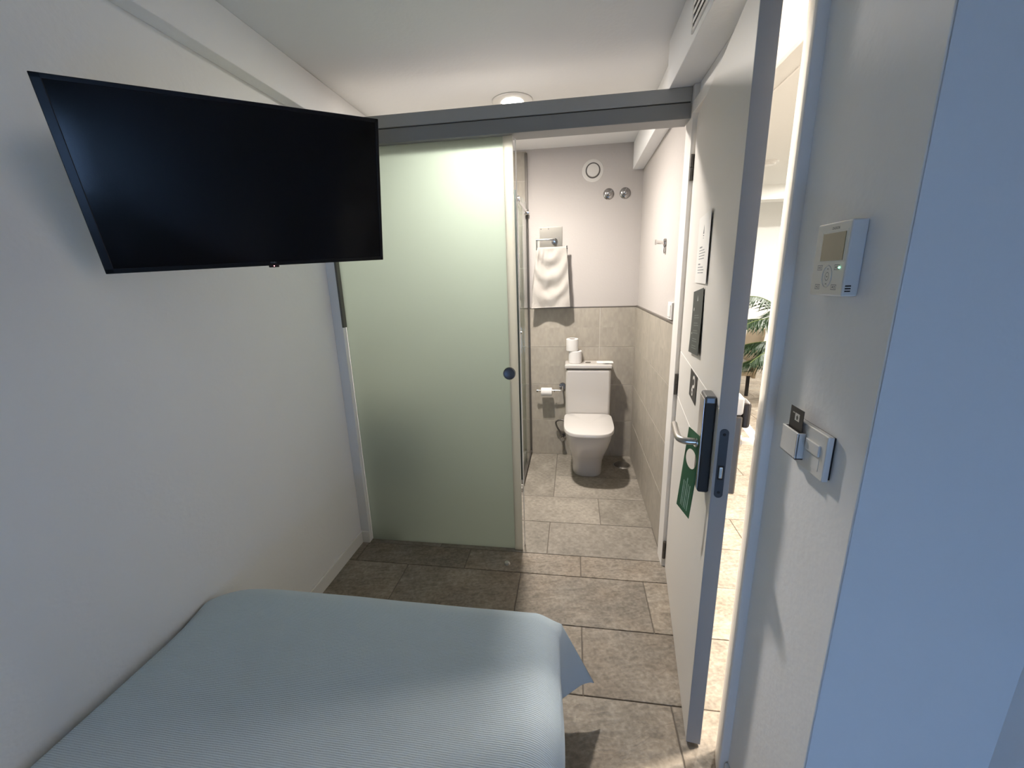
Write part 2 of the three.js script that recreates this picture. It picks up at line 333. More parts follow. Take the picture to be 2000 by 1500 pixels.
// ---------------------------------------------------------------- entrance door frame (architraves) and door leaf
struct('trim_5', [
  bx(0.454, 0.476, 0, 2.157, -2.005, -1.906, 0.002),                 // hinge-side post
  bx(0.474, 0.60, 0, 2.157, -1.957, -1.903, 0.002),
  bx(0.455, 0.60, 2.056, 2.10, -1.91, -1.0, 0.002),                  // head
], M.casing);
{
  const s = new THREE.Shape();                                       // lock-side architrave: rounded towards the opening
  s.moveTo(0.462, -0.967); s.lineTo(0.438, -0.967); s.quadraticCurveTo(0.434, -0.967, 0.4335, -0.972);
  s.quadraticCurveTo(0.4345, -0.998, 0.4495, -1.042); s.quadraticCurveTo(0.454, -1.052, 0.470, -1.053); s.lineTo(0.60, -1.053); s.lineTo(0.60, -0.998); s.lineTo(0.462, -0.998);
  const g = new THREE.ExtrudeGeometry(s, { depth: 2.157, bevelEnabled: false, curveSegments: 16 });
  g.rotateX(Math.PI / 2); g.scale(1, 1, -1);                          // (x, z, up) to (x, up, z)
  const p = g.attributes.position;
  const q = new THREE.BufferGeometry(); const arr = [];
  for (let i = 0; i < p.count; i += 3) for (const k of [0, 1, 2]) arr.push(p.getX(i + k), Math.abs(p.getY(i + k)), -Math.abs(p.getZ(i + k)));
  q.setAttribute('position', new THREE.Float32BufferAttribute(arr, 3)); q.computeVertexNormals();
  let c = toCreasedNormals(q, rad(35));
  // make sure that faces look outwards
  { const a = new THREE.Vector3(), b = new THREE.Vector3(), e = new THREE.Vector3(), pp = c.attributes.position; let vol = 0; for (let i = 0; i < pp.count; i += 3) { a.fromBufferAttribute(pp, i); b.fromBufferAttribute(pp, i + 1); e.fromBufferAttribute(pp, i + 2); vol += a.dot(b.cross(e)); }
    if (vol < 0) { const r = []; for (let i = 0; i < pp.count; i += 3) for (const k of [0, 2, 1]) r.push(pp.getX(i + k), pp.getY(i + k), pp.getZ(i + k)); const z = new THREE.BufferGeometry(); z.setAttribute('position', new THREE.Float32BufferAttribute(r, 3)); z.computeVertexNormals(); c = toCreasedNormals(z, rad(35)); } }
  struct('trim_6', uvm(c), M.casing);
}
const DOOR_POS = [0.47, 0, -1.897], DOOR_TURN = -rad(97.17);
function onDoor(name, label, category) { const t = thing(name, label, category, DOOR_POS); t.rotation.y = DOOR_TURN; return t; }
{
  const t = new THREE.Group(); t.name = 'door_1'; t.userData.kind = 'structure'; t.position.set(...DOOR_POS); t.rotation.y = DOOR_TURN; scene.add(t);
  mesh('door_leaf', [bx(0, 0.85, 0.010, 0.9135, -0.042, 0, 0.002), bx(0, 0.85, 0.9165, 1.1185, -0.042, 0, 0.002), bx(0, 0.85, 1.1215, 2.042, -0.042, 0, 0.002), bx(0.004, 0.846, 0.02, 2.03, -0.038, -0.0035)], M.door, t);
  mesh('edge_band', bx(0.8485, 0.8508, 0.0105, 2.0415, -0.0418, -0.0004, 0.0006), std({ color: rgb(0.44, 0.425, 0.41), roughness: 0.5 }), t);
  for (const y of [0.915, 1.12]) mesh('groove', bx(0.003, 0.847, y - 0.0015, y + 0.0015, -0.004, -0.0012), M.groove, t);
  for (const y of [0.10, 0.965, 1.86]) mesh('hinge', [cyl([-0.002, y - 0.048, 0.0085], [-0.002, y - 0.001, 0.0085], 0.0068), cyl([-0.002, y + 0.001, 0.0085], [-0.002, y + 0.048, 0.0085], 0.0068), bx(-0.005, 0.0, y - 0.048, y + 0.048, -0.03, 0.004)], M.hingeMetal, t);
  // inside escutcheon
  const hs = mesh('lock_housing', bx(0.752, 0.82, 0.866, 1.128, 0, 0.028, 0.006, 3), M.greyHousing, t);
  mesh('housing_cap', bx(0.752, 0.8205, 1.118, 1.141, 0, 0.0283, 0.006, 3), std({ color: rgb(0.16, 0.165, 0.17), roughness: 0.35, metalness: 0.6 }), hs);
  mesh('face_plate', bx(0.755, 0.815, 0.872, 1.132, 0.027, 0.030, 0.0013), M.steel, hs);
  mesh('lever_handle', tube([[0.783, 1.0, 0.026], [0.783, 1.0, 0.050], [0.781, 1.0, 0.066], [0.768, 1.0, 0.077], [0.745, 1.0, 0.080], [0.70, 1.0, 0.080], [0.648, 1.0, 0.079]], 0.0098, 60, 16), M.steel, t);
  mesh('handle_rose', cyl([0.783, 1.0, 0.028], [0.783, 1.0, 0.036], 0.016), M.steel, t);
  // outside escutcheon with the card reader
  const ho = mesh('lock_housing', bx(0.752, 0.82, 0.868, 1.09, -0.065, -0.042, 0.006, 3), std({ color: rgb(0.18, 0.165, 0.15), roughness: 0.45, metalness: 0.5 }), t);
  mesh('housing_cap', bx(0.752, 0.82, 1.092, 1.142, -0.065, -0.042, 0.008, 3), M.whitePlastic, ho);
  mesh('card_reader', bx(0.758, 0.814, 1.056, 1.126, -0.084, -0.064, 0.008, 3), M.darkPlastic, ho);
  mesh('lever_handle', tube([[0.783, 1.01, -0.062], [0.783, 1.01, -0.092], [0.779, 1.01, -0.106], [0.766, 1.01, -0.115], [0.745, 1.01, -0.117], [0.65, 1.01, -0.117]], 0.0105, 60, 16), std({ color: rgb(0.85, 0.82, 0.78), roughness: 0.35, metalness: 0.6 }), t);
  mesh('handle_rose', cyl([0.783, 1.01, -0.065], [0.783, 1.01, -0.074], 0.016), M.steel, t);
  // strike plate in the leading edge
  const fs = new THREE.Shape(); fs.absarc(0, 0.086, 0.0105, 0, Math.PI); fs.absarc(0, -0.086, 0.0105, Math.PI, 2 * Math.PI); fs.closePath();
  const fg = new THREE.ExtrudeGeometry(fs, { depth: 0.0012, bevelEnabled: false, curveSegments: 16 }); fg.rotateY(Math.PI / 2); fg.translate(0.8507, 0.969, -0.018);
  const fp = mesh('strike_plate', fg, std({ color: rgb(0.055, 0.06, 0.07), roughness: 0.5, metalness: 0.3 }), t);
  for (const y of [0.888, 1.05]) mesh('screw', cyl([0.8516, y, -0.018], [0.8524, y, -0.018], 0.0042, 0.0035, 16), M.blackMatt, fp);
  mesh('latch_hole', bx(0.8512, 0.8523, 0.925, 0.965, -0.0255, -0.0105), M.blackMatt, fp);
  mesh('latch_bolt', bx(0.850, 0.8545, 0.929, 0.961, -0.023, -0.014, 0.003), M.chrome, fp);
}
// notices stuck on the door
function sheet(w, h, bend, seg = 10) {
  const g = new THREE.BoxGeometry(w, h, 0.0008, 1, seg, 1), p = g.attributes.position;
  for (let i = 0; i < p.count; i++) { const v = p.getY(i) / h + 0.5; p.setZ(i, p.getZ(i) + bend(v, p.getX(i) / w + 0.5)); }
  g.computeVertexNormals();
  return g;
}
function lines(c, x, y, w, n, gap, th, style) { c.fillStyle = style; for (let k = 0; k < n; k++) { let a = x; const end = x + w * (0.8 + 0.2 * ((k * 37 % 10) / 10)); while (a < end) { const l = 6 + ((k * 53 + a * 7) % 17); c.fillRect(a, y + k * gap, Math.min(l, end - a), th); a += l + 4; } } }
{
  const t = onDoor('door_notice', 'white paper notice with small printed lines, topmost sheet on the open door', 'notice');
  const tex = canvasTex(512, 440, (c, w, h) => {
    c.fillStyle = '#f3f1ee'; c.fillRect(0, 0, w, h);
    c.fillStyle = '#555a5e'; c.beginPath(); c.moveTo(256, 62); c.lineTo(236, 122); c.lineTo(276, 122); c.fill(); c.fillRect(236, 130, 40, 6); c.fillRect(248, 146, 16, 5);
    lines(c, 120, 200, 150, 1, 20, 9, '#5d6266'); lines(c, 110, 222, 290, 4, 18, 6, '#808488'); lines(c, 110, 310, 120, 1, 20, 9, '#5d6266'); lines(c, 104, 332, 290, 3, 18, 6, '#808488');
  });
  const m = mesh('paper', sheet(0.245, 0.215, (v, u) => 0.001 + 0.003 * Math.max(0, u - 0.6) ** 2 * 6), std({ color: 0xffffff, map: tex, roughness: 0.9 }), t); m.position.set(0.412, 1.525, 0.0015);
}
{
  const t = onDoor('door_placard', 'dark grey-green printed card stuck on the door below the white notice', 'sign');
  const tex = canvasTex(384, 384, (c, w, h) => {
    c.fillStyle = '#454b47'; c.fillRect(0, 0, w, h);
    c.fillStyle = '#c9d2ce'; c.beginPath(); c.moveTo(192, 30); c.lineTo(178, 66); c.lineTo(206, 66); c.fill();
    c.fillStyle = '#dfe5e2'; c.beginPath(); c.arc(70, 112, 11, 0, 7); c.fill(); c.beginPath(); c.arc(64, 262, 7, 0, 7); c.fill();
    for (const [y, n] of [[150, 2], [196, 2], [242, 2], [292, 2], [334, 2]]) lines(c, 110, y, 200, n, 14, 4, '#7f8a84');
  });
  const m = mesh('card', sheet(0.205, 0.215, (v) => 0.002 + 0.006 * (1 - v) ** 2), std({ color: 0xffffff, map: tex, roughness: 0.6 }), t); m.position.set(0.405, 1.288, 0.0015); m.rotation.z = 0.10;
}
{
  const t = onDoor('door_sticker', 'small dark sticker with white looping symbol, above the door lever', 'sticker');
  const tex = canvasTex(256, 192, (c, w, h) => {
    c.fillStyle = '#2e2f2e'; c.fillRect(0, 0, w, h); c.strokeStyle = '#e8e6e2'; c.lineWidth = 20; c.lineCap = 'round';
    c.beginPath(); c.arc(150, 62, 34, -2.6, 1.2); c.stroke(); c.beginPath(); c.moveTo(160, 92); c.quadraticCurveTo(100, 100, 110, 128); c.stroke();
    c.lineWidth = 14; c.beginPath(); c.arc(112, 140, 22, 0, 7); c.stroke();
  });
  const m = mesh('print', sheet(0.145, 0.098, () => 0.0006, 1), std({ color: 0xffffff, map: tex, roughness: 0.5 }), t); m.position.set(0.43, 1.068, 0.0012);
}
{
  const t = onDoor('door_hanger', 'green card hanger with round hole hanging on the door lever', 'door hanger');
  const s = new THREE.Shape(); s.moveTo(-0.034, -0.135); s.lineTo(0.034, -0.135); s.lineTo(0.034, 0.135); s.lineTo(-0.034, 0.135); s.closePath();
  const h1 = new THREE.Path(); h1.absellipse(0, 0.050, 0.026, 0.030, 0, Math.PI * 2); s.holes.push(h1);
  const h2 = new THREE.Path(); h2.absellipse(0.004, 0.106, 0.0125, 0.0125, 0, Math.PI * 2); s.holes.push(h2);
  const g = new THREE.ExtrudeGeometry(s, { depth: 0.0012, bevelEnabled: false, curveSegments: 24 });
  const p = g.attributes.position, uv = g.attributes.uv;
  for (let i = 0; i < p.count; i++) { uv.setXY(i, (p.getX(i) + 0.034) / 0.068, (p.getY(i) + 0.135) / 0.27); const v = (p.getY(i) + 0.135) / 0.27; p.setZ(i, p.getZ(i) - 0.006 * (1 - v) ** 2); }
  g.computeVertexNormals();
  const tex = canvasTex(256, 1016, (c, w, h) => {
    c.fillStyle = '#3f7350'; c.fillRect(0, 0, w, h);
    c.save(); c.translate(60, 960); c.rotate(-Math.PI / 2);
    for (let k = 0; k < 5; k++) lines(c, 0, 6 + k * 30, k === 2 ? 500 : 420, 1, 20, k % 2 ? 10 : 15, '#c2dcc9');
    c.restore();
  });
  const m = mesh('card', g, std({ color: 0xffffff, map: tex, roughness: 0.6 }), t);
  m.position.set(0.765, 0.893, 0.046); m.rotation.set(0, rad(24), rad(-9), 'YZX');
}

// ---------------------------------------------------------------- thermostat and switch plate on the pier (facing -x)
{
  const t = thing('thermostat', 'white wall thermostat with olive display, round key ring and green light', 'thermostat', [0.455, 1.466, -0.805]);
  t.rotation.y = -Math.PI / 2;                                       // local +z looks to -x; local +x runs to +z
  mesh('body', bx(-0.048, 0.048, -0.06, 0.06, 0, 0.024, 0.003, 2), M.whitePlastic, t);
  mesh('display_frame', bx(-0.030, 0.041, -0.005, 0.047, 0.0238, 0.0246, 0.0006), std({ color: rgb(0.70, 0.69, 0.66), roughness: 0.4 }), t);
  mesh('display', bx(-0.026, 0.037, -0.002, 0.043, 0.0244, 0.0252, 0.0004), phys({ color: rgb(0.17, 0.155, 0.10), roughness: 0.25, clearcoat: 0.6, clearcoatRoughness: 0.1 }), t);
  const tex = canvasTex(512, 640, (c, w, h) => {
    c.fillStyle = '#e4e1db'; c.fillRect(0, 0, w, h);
    c.fillStyle = '#4a4c50'; c.font = 'bold 34px sans-serif'; c.textAlign = 'center'; c.fillText('DAIKIN', 290, 46);
    c.strokeStyle = '#7c7e80'; c.lineWidth = 6;
    c.beginPath(); c.ellipse(256, 478, 78, 104, 0, 0, 7); c.stroke(); c.beginPath(); c.ellipse(256, 478, 30, 38, 0, 0, 7); c.stroke();
    c.fillStyle = '#55585a'; c.fillRect(248, 474, 16, 12); c.fillRect(244, 404, 24, 7); c.fillRect(244, 546, 24, 7);
    for (const [x, y] of [[80, 372], [358, 372], [80, 556], [350, 556]]) { c.strokeRect(x, y, 76, 44); c.fillRect(x + 16, y + 12, 14, 20); c.fillRect(x + 40, y + 12, 22, 7); c.fillRect(x + 40, y + 26, 22, 7); }
  });
  const f = new THREE.PlaneGeometry(0.090, 0.1125); f.translate(0, 0, 0.02415);
  mesh('key_print', f, std({ color: 0xffffff, map: tex, roughness: 0.45 }), t);
  const ring = new THREE.TorusGeometry(0.0165, 0.0009, 8, 48); ring.scale(0.82, 1.08, 1); ring.translate(0, -0.028, 0.0244); mesh('key_ring', ring, M.whitePlastic, t);
  const led = new THREE.SphereGeometry(0.0016, 12, 8); led.translate(0.032, -0.0135, 0.0248);
  mesh('green_light', led, std({ color: rgb(0.2, 0.9, 0.5), emissive: rgb(0.25, 1.0, 0.55), emissiveIntensity: 4 }), t);
  for (let k = 0; k < 3; k++) mesh('vent_slot', bx(0.0475, 0.0484, -0.0525 + k * 0.0042, -0.0505 + k * 0.0042, 0.012, 0.0205), M.blackMatt, t);
}
{
  const t = thing('switch_plate', 'white double wall plate with key card slot and one rocker switch', 'switch', [0.455, 1.124, -0.808]);
  t.rotation.y = -Math.PI / 2;
  mesh('plate', bx(-0.066, 0.066, -0.043, 0.043, 0.004, 0.015, 0.0025, 2), M.whitePlastic, t);
  mesh('back_box', bx(-0.062, 0.062, -0.040, 0.040, 0, 0.0045), M.blackMatt, t);
  mesh('card_slot', [bx(-0.060, 0.000, -0.030, 0.024, 0.0255, 0.030, 0.0015), bx(-0.060, -0.0565, -0.030, 0.024, 0.0148, 0.030, 0.001), bx(-0.0035, 0.000, -0.030, 0.024, 0.0148, 0.030, 0.001), bx(-0.060, 0.0, -0.030, -0.026, 0.0148, 0.030, 0.001)], M.whitePlastic, t);
  mesh('rocker', (() => { const g = bx(0.006, 0.050, -0.002, 0.0195, 0.0145, 0.019, 0.0015); return g; })(), M.whitePlastic, t);
  mesh('lower_cover', bx(0.006, 0.050, -0.030, -0.006, 0.0145, 0.0156, 0.0004), M.whitePlastic, t);
}
{
  const t = thing('key_card', 'dark key card with white square logo standing in the wall slot', 'card', [0.455, 1.124, -0.808]);
  t.rotation.y = -Math.PI / 2;
  const tex = canvasTex(216, 340, (c, w, h) => { c.fillStyle = '#3a3634'; c.fillRect(0, 0, w, h); c.fillStyle = '#d8d5d0'; c.fillRect(82, 42, 74, 62); c.fillStyle = '#4b4744'; c.beginPath(); c.moveTo(119, 54); c.lineTo(140, 78); c.lineTo(131, 78); c.lineTo(131, 94); c.lineTo(107, 94); c.lineTo(107, 78); c.lineTo(98, 78); c.fill(); c.fillStyle = '#b9b5b0'; c.fillRect(40, 42, 34, 10); });
  mesh('card', bx(-0.054, -0.006, -0.018, 0.066, 0.0205, 0.0213, 0.0003), std({ color: rgb(0.045, 0.04, 0.038), roughness: 0.45 }), t);
  const f = new THREE.PlaneGeometry(0.0475, 0.0835); f.translate(-0.030, 0.024, 0.02145);
  mesh('print', f, std({ color: 0xffffff, map: tex, roughness: 0.45 }), t);
}

// ---------------------------------------------------------------- television
{
  const right = new THREE.Vector3(0.717, 0.051, -0.695).normalize(), up = new THREE.Vector3(0.193, 0.944, 0.266), n = new THREE.Vector3().crossVectors(right, up).normalize();
  up.crossVectors(n, right).normalize();
  const t = thing('television', 'black flat television tilted out from the left wall on an arm', 'television', [-0.868, 1.703, -1.106]);
  t.quaternion.setFromRotationMatrix(new THREE.Matrix4().makeBasis(right, up, n));
  const W = 0.71, h = 0.412;
  mesh('housing', [bx(-W / 2 + 0.001, W / 2 - 0.001, -h / 2 + 0.001, h / 2 - 0.001, -0.012, -0.002, 0.003), bx(-0.26, 0.26, -0.17, 0.10, -0.045, -0.010, 0.012)], M.blackMatt, t);
  const b = 0.013;
  mesh('bezel', [bx(-W / 2, W / 2, h / 2 - 0.010, h / 2, -0.006, 0.003, 0.0015), bx(-W / 2, W / 2, -h / 2, -h / 2 + b, -0.006, 0.003, 0.0015), bx(-W / 2, -W / 2 + 0.018, -h / 2, h / 2, -0.006, 0.003, 0.0015), bx(W / 2 - 0.010, W / 2, -h / 2, h / 2, -0.006, 0.003, 0.0015)], M.tvBezel, t);
  mesh('screen', bx(-W / 2 + 0.016, W / 2 - 0.009, -h / 2 + b - 0.001, h / 2 - 0.009, -0.004, 0.0016), M.tvScreen, t);
  const bump = mesh('sensor_bump', bx(0.006, 0.034, -h / 2 - 0.006, -h / 2 + 0.005, -0.005, 0.0034, 0.0025), std({ color: rgb(0.02, 0.004, 0.006), roughness: 0.25 }), t);
  const led = new THREE.SphereGeometry(0.0016, 12, 8); led.translate(0.020, -h / 2 - 0.001, 0.0036);
  mesh('standby_light', led, std({ color: rgb(1, 0.3, 0.3), emissive: rgb(1, 0.42, 0.46), emissiveIntensity: 3 }), bump);
  const tex = canvasTex(128, 48, (c, w, hh) => { c.fillStyle = '#050506'; c.fillRect(0, 0, w, hh); c.strokeStyle = '#8d9092'; c.fillStyle = '#8d9092'; c.lineWidth = 3; c.beginPath(); c.arc(30, 24, 15, 0, 7); c.stroke(); c.font = 'bold 34px sans-serif'; c.fillText('LG', 56, 36); });
  const lg = new THREE.PlaneGeometry(0.018, 0.0065); lg.translate(0.020, -h / 2 + 0.0095, 0.0032);
  mesh('maker_mark', lg, std({ color: 0xffffff, map: tex, roughness: 0.3 }), t);
  // arm behind the set, from the back cover to a plate on the wall, in the set's own axes
  t.updateMatrixWorld(true);
  const inv = t.matrixWorld.clone().invert(), loc = (x, y, z) => new THREE.Vector3(x, y, z).applyMatrix4(inv).toArray();
  mesh('wall_arm', [cyl(loc(-1.195, 1.72, -1.30), loc(-1.00, 1.72, -1.28), 0.016), cyl([0, 0, -0.04], loc(-1.00, 1.72, -1.28), 0.016)], M.blackMatt, t);
  const plate = bx(-1.1995, -1.192, 1.62, 1.82, -1.34, -1.26, 0.002); plate.applyMatrix4(inv);
  mesh('wall_bracket', plate, M.blackMatt, t);
}

// ---------------------------------------------------------------- bed and coverlet
{
  const t = thing('bed', 'low single bed along the left wall, under the blue-grey coverlet', 'bed');
  mesh('bed_base', bx(-1.17, -0.06, 0.06, 0.25, -1.04, 0.88, 0.01), M.bedBase, t);
  mesh('mattress', bx(-1.170, -0.062, 0.25, 0.428, -1.055, 0.90, 0.075, 4), M.mattress, t);
  for (const [x, z] of [[-1.13, -0.98], [-0.13, -0.98], [-1.13, 0.82], [-0.13, 0.82]]) mesh('leg', cyl([x, 0, z], [x, 0.06, z], 0.022), M.blackMatt, t);
}
{
  const A = -0.118, B = 1.025, R = 0.085, L = 0.245, top = 0.444, xw = -1.190, zb = 0.92;   // b runs towards the foot (z = -b)
  const NA = 150, NB = 170, na = [], nb = [];
  for (let i = 0; i <= NA; i++) na.push(i < 100 ? xw + (A - xw) * i / 100 : A + (R * 1.2 + L) * (i - 100) / (NA - 100));
  for (let j = 0; j <= NB; j++) nb.push(j < 120 ? -zb + (B + zb) * j / 120 : B + (R * 1.2 + L) * (j - 120) / (NB - 120));
  const bend = (s) => { const q = Math.min(s / R, Math.PI / 2), out = R * Math.sin(q), drop = R * (1 - Math.cos(q)) + Math.max(0, s - R * Math.PI / 2); return [out, drop]; };
  const pos = [], uv = [], idx = [], dir = new THREE.Vector3(1, 0, -0.33).normalize();
  const wr = (x, z) => 0.006 * (fbm(x * 3 + 7, z * 3 + 2, 64, 3) - 0.5) * 2 + 0.002 * Math.exp(-(((x + 0.16 + 0.25 * (z + 0.8)) / 0.10) ** 2)) * Math.exp(-(((z + 0.80) / 0.16) ** 2));
  for (let j = 0; j <= NB; j++) for (let i = 0; i <= NA; i++) {
    const a = na[i], b = nb[j], ea = Math.max(0, a - A), eb = Math.max(0, b - B);
    const nearWall = Math.exp(-((a - xw) / 0.05)), Bx = 0.055 * nearWall;               // the foot corner by the wall is drawn in
    let x = Math.min(a, A), z = -Math.min(b, B) + Bx * Math.max(0, Math.min(1, (b - 0.6) / 0.4)), y = top;
    if (!ea && !eb) y += wr(x, z) * Math.min(1, (a - xw) / 0.2 + 0.2);
    else if (ea && !eb) {
      const [o, d] = bend(ea); const away = Math.max(0, Math.min(1, (B - b) / 0.35)), k = Math.min(1, d / 0.15);
      x += o + 0.022 * away * k + 0.012 * k * Math.sin(b * 9.0) * away; y -= d; if (d < R) y += wr(A, z) * (1 - d / R);
      const lead = Math.exp(-((B - b) / 0.04)); x += 0.0 * lead;
    } else if (eb && !ea) { const [o, d] = bend(eb); z -= o; y -= d; if (d < R) y += wr(x, -B) * (1 - d / R); }
    else {                                                                              // the corner of the cloth sticks out as a pleat
      const r = Math.hypot(ea, eb), f = Math.atan2(eb, ea), [o, d] = bend((Math.max(ea, eb) * 0.35 + r * 0.65) * (1 - 0.07 * Math.sin(2 * f) ** 4 * Math.min(1, r / 0.4)));
      const w = Math.pow(1 - Math.abs(f - Math.PI / 4) / (Math.PI / 4), 1.25), tilt = w * rad(23.5) * Math.min(1, Math.max(0, d - 0.02) / 0.05);
      x += o * Math.cos(f); z -= o * Math.sin(f);
      x += dir.x * d * Math.sin(tilt); z += dir.z * d * Math.sin(tilt); y -= d * Math.cos(tilt);
    }
    if (a - xw < 0.08) y -= 0.035 * Math.exp(-(((a - xw) / 0.010) ** 2)) * Math.max(0, Math.min(1, (B - b) / 0.2));   // tucked down beside the wall
    pos.push(x, y, z); uv.push(a, b);
  }
  const id = (i, j) => j * (NA + 1) + i;
  for (let j = 0; j < NB; j++) for (let i = 0; i < NA; i++) idx.push(id(i, j), id(i + 1, j), id(i + 1, j + 1), id(i, j), id(i + 1, j + 1), id(i, j + 1));
  const g = new THREE.BufferGeometry(); g.setAttribute('position', new THREE.Float32BufferAttribute(pos, 3)); g.setAttribute('uv', new THREE.Float32BufferAttribute(uv, 2)); g.setIndex(idx); g.computeVertexNormals();
  // thickness: an inner skin 3 mm below, closed along the hem
  const nrm = g.attributes.normal, n0 = pos.length / 3, p2 = pos.slice(), u2 = uv.slice(), i2 = idx.slice();
  for (let k = 0; k < n0; k++) p2.push(pos[3 * k] - 0.003 * nrm.getX(k), pos[3 * k + 1] - 0.003 * nrm.getY(k), pos[3 * k + 2] - 0.003 * nrm.getZ(k)), u2.push(uv[2 * k], uv[2 * k + 1]);
  for (let k = 0; k < idx.length; k += 3) i2.push(idx[k] + n0, idx[k + 2] + n0, idx[k + 1] + n0);
  const rim = []; for (let i = 0; i <= NA; i++) rim.push(id(i, 0)); for (let j = 1; j <= NB; j++) rim.push(id(NA, j)); for (let i = NA - 1; i >= 0; i--) rim.push(id(i, NB)); for (let j = NB - 1; j > 0; j--) rim.push(id(0, j));
  for (let k = 0; k < rim.length; k++) { const a = rim[k], b = rim[(k + 1) % rim.length]; i2.push(a, a + n0, b, b, a + n0, b + n0); }
  const c = new THREE.BufferGeometry(); c.setAttribute('position', new THREE.Float32BufferAttribute(p2, 3)); c.setAttribute('uv', new THREE.Float32BufferAttribute(u2, 2)); c.setIndex(i2); c.computeVertexNormals();
  single('coverlet', c, M.coverlet, 'blue-grey ribbed coverlet spread over the bed with one hanging corner', 'bedspread');
}

// ---------------------------------------------------------------- toilet
function loft(rows, n = 56, cap = true) {                            // rows: { y, hw, zb, zf, cx, k } ; D-shaped rings, boxy behind and round in front
  const pos = [], idx = [];
  for (const r of rows) {
    const zm = r.zb + (r.zf - r.zb) * (r.m ?? 0.55), k = r.k ?? 2.6;
    for (let i = 0; i < n; i++) {
      const a = 2 * Math.PI * i / n, c = Math.cos(a), s = Math.sin(a), e = s >= 0 ? k : 9;
      const q = Math.pow(Math.pow(Math.abs(c), e) + Math.pow(Math.abs(s), e), -1 / e);
      pos.push((r.cx ?? 0) + r.hw * q * c, r.y, zm + (s >= 0 ? (r.zf - zm) : (zm - r.zb)) * q * s);
    }
  }
  const R = rows.length;
  for (let j = 0; j < R - 1; j++) for (let i = 0; i < n; i++) { const a = j * n + i, b = j * n + (i + 1) % n; idx.push(a, a + n, b, b, a + n, b + n); }
  if (cap) for (const [j, top] of [[0, false], [R - 1, true]]) {
    const r = rows[j]; pos.push(r.cx ?? 0, r.y, (r.zb + r.zf) / 2); const c = pos.length / 3 - 1;
    for (let i = 0; i < n; i++) { const a = j * n + i, b = j * n + (i + 1) % n; if (top) idx.push(a, c, b); else idx.push(a, b, c); }
  }
  const g = new THREE.BufferGeometry(); g.setAttribute('position', new THREE.Float32BufferAttribute(pos, 3)); g.setIndex(idx);
  const u = g.toNonIndexed(); u.computeVertexNormals(); return uvm(toCreasedNormals(u, rad(38)));
}
{
  const t = thing('toilet', 'white close-coupled toilet with closed lid against the tiled wall', 'toilet', [0.113, 0, 0]);
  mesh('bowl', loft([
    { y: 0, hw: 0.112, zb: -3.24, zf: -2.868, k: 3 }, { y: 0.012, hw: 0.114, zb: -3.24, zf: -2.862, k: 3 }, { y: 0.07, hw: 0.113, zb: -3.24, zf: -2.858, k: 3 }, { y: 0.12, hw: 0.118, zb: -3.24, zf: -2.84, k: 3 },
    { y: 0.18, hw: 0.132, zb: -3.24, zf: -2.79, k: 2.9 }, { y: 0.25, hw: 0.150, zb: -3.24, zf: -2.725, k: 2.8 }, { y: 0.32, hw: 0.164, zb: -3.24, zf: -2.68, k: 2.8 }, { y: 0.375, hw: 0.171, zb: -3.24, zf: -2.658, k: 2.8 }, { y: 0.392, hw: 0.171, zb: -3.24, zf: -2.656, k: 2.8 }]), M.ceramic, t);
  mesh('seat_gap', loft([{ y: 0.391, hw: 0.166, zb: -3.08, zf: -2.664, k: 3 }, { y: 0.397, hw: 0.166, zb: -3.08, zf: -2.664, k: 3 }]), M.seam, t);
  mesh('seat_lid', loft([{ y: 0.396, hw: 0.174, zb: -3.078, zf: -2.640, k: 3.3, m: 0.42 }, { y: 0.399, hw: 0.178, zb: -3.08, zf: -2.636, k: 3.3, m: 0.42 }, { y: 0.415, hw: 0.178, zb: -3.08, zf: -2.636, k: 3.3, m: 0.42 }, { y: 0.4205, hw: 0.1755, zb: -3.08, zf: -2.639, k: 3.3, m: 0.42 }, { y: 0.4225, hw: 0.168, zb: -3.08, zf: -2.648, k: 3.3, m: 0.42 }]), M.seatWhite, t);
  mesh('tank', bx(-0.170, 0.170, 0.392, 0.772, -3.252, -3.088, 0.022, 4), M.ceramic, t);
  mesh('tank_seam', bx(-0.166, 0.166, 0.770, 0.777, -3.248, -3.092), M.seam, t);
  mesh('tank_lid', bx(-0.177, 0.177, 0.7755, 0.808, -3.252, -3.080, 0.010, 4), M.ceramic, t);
  mesh('flush_button', [cyl([0.0, 0.806, -3.165], [0.0, 0.811, -3.165], 0.022, 0.021, 32)], M.chromeDark, t);
}
function paperRoll(name, label, group, x, y, z, r, h, lying) {
  const t = thing(name, label, 'toilet paper', [x, y, z], group);
  const g = lathe([[0.019, 0.002], [r - 0.003, 0], [r, 0.004], [r, h - 0.004], [r - 0.003, h], [0.019, h - 0.002], [0.019, 0.002]], 40);
  const core = lathe([[0.0185, 0.001], [0.0195, 0.001], [0.0195, h - 0.001], [0.0185, h - 0.001], [0.0185, 0.001]], 32);
  if (lying) for (const q of [g, core]) { q.translate(0, -h / 2, 0); q.rotateZ(Math.PI / 2); }
  mesh('paper', g, M.paper, t); mesh('core', core, std({ color: rgb(0.35, 0.27, 0.2), roughness: 0.9 }), t);
  return t;
}
paperRoll('toilet_roll', 'lower of two white toilet rolls stacked on the tank, set slightly to the right', 'toilet rolls on the tank', 0.014, 0.808, -3.165, 0.050, 0.094);
paperRoll('toilet_roll', 'upper of two white toilet rolls stacked on the tank, set slightly to the left', 'toilet rolls on the tank', -0.008, 0.902, -3.165, 0.046, 0.092);
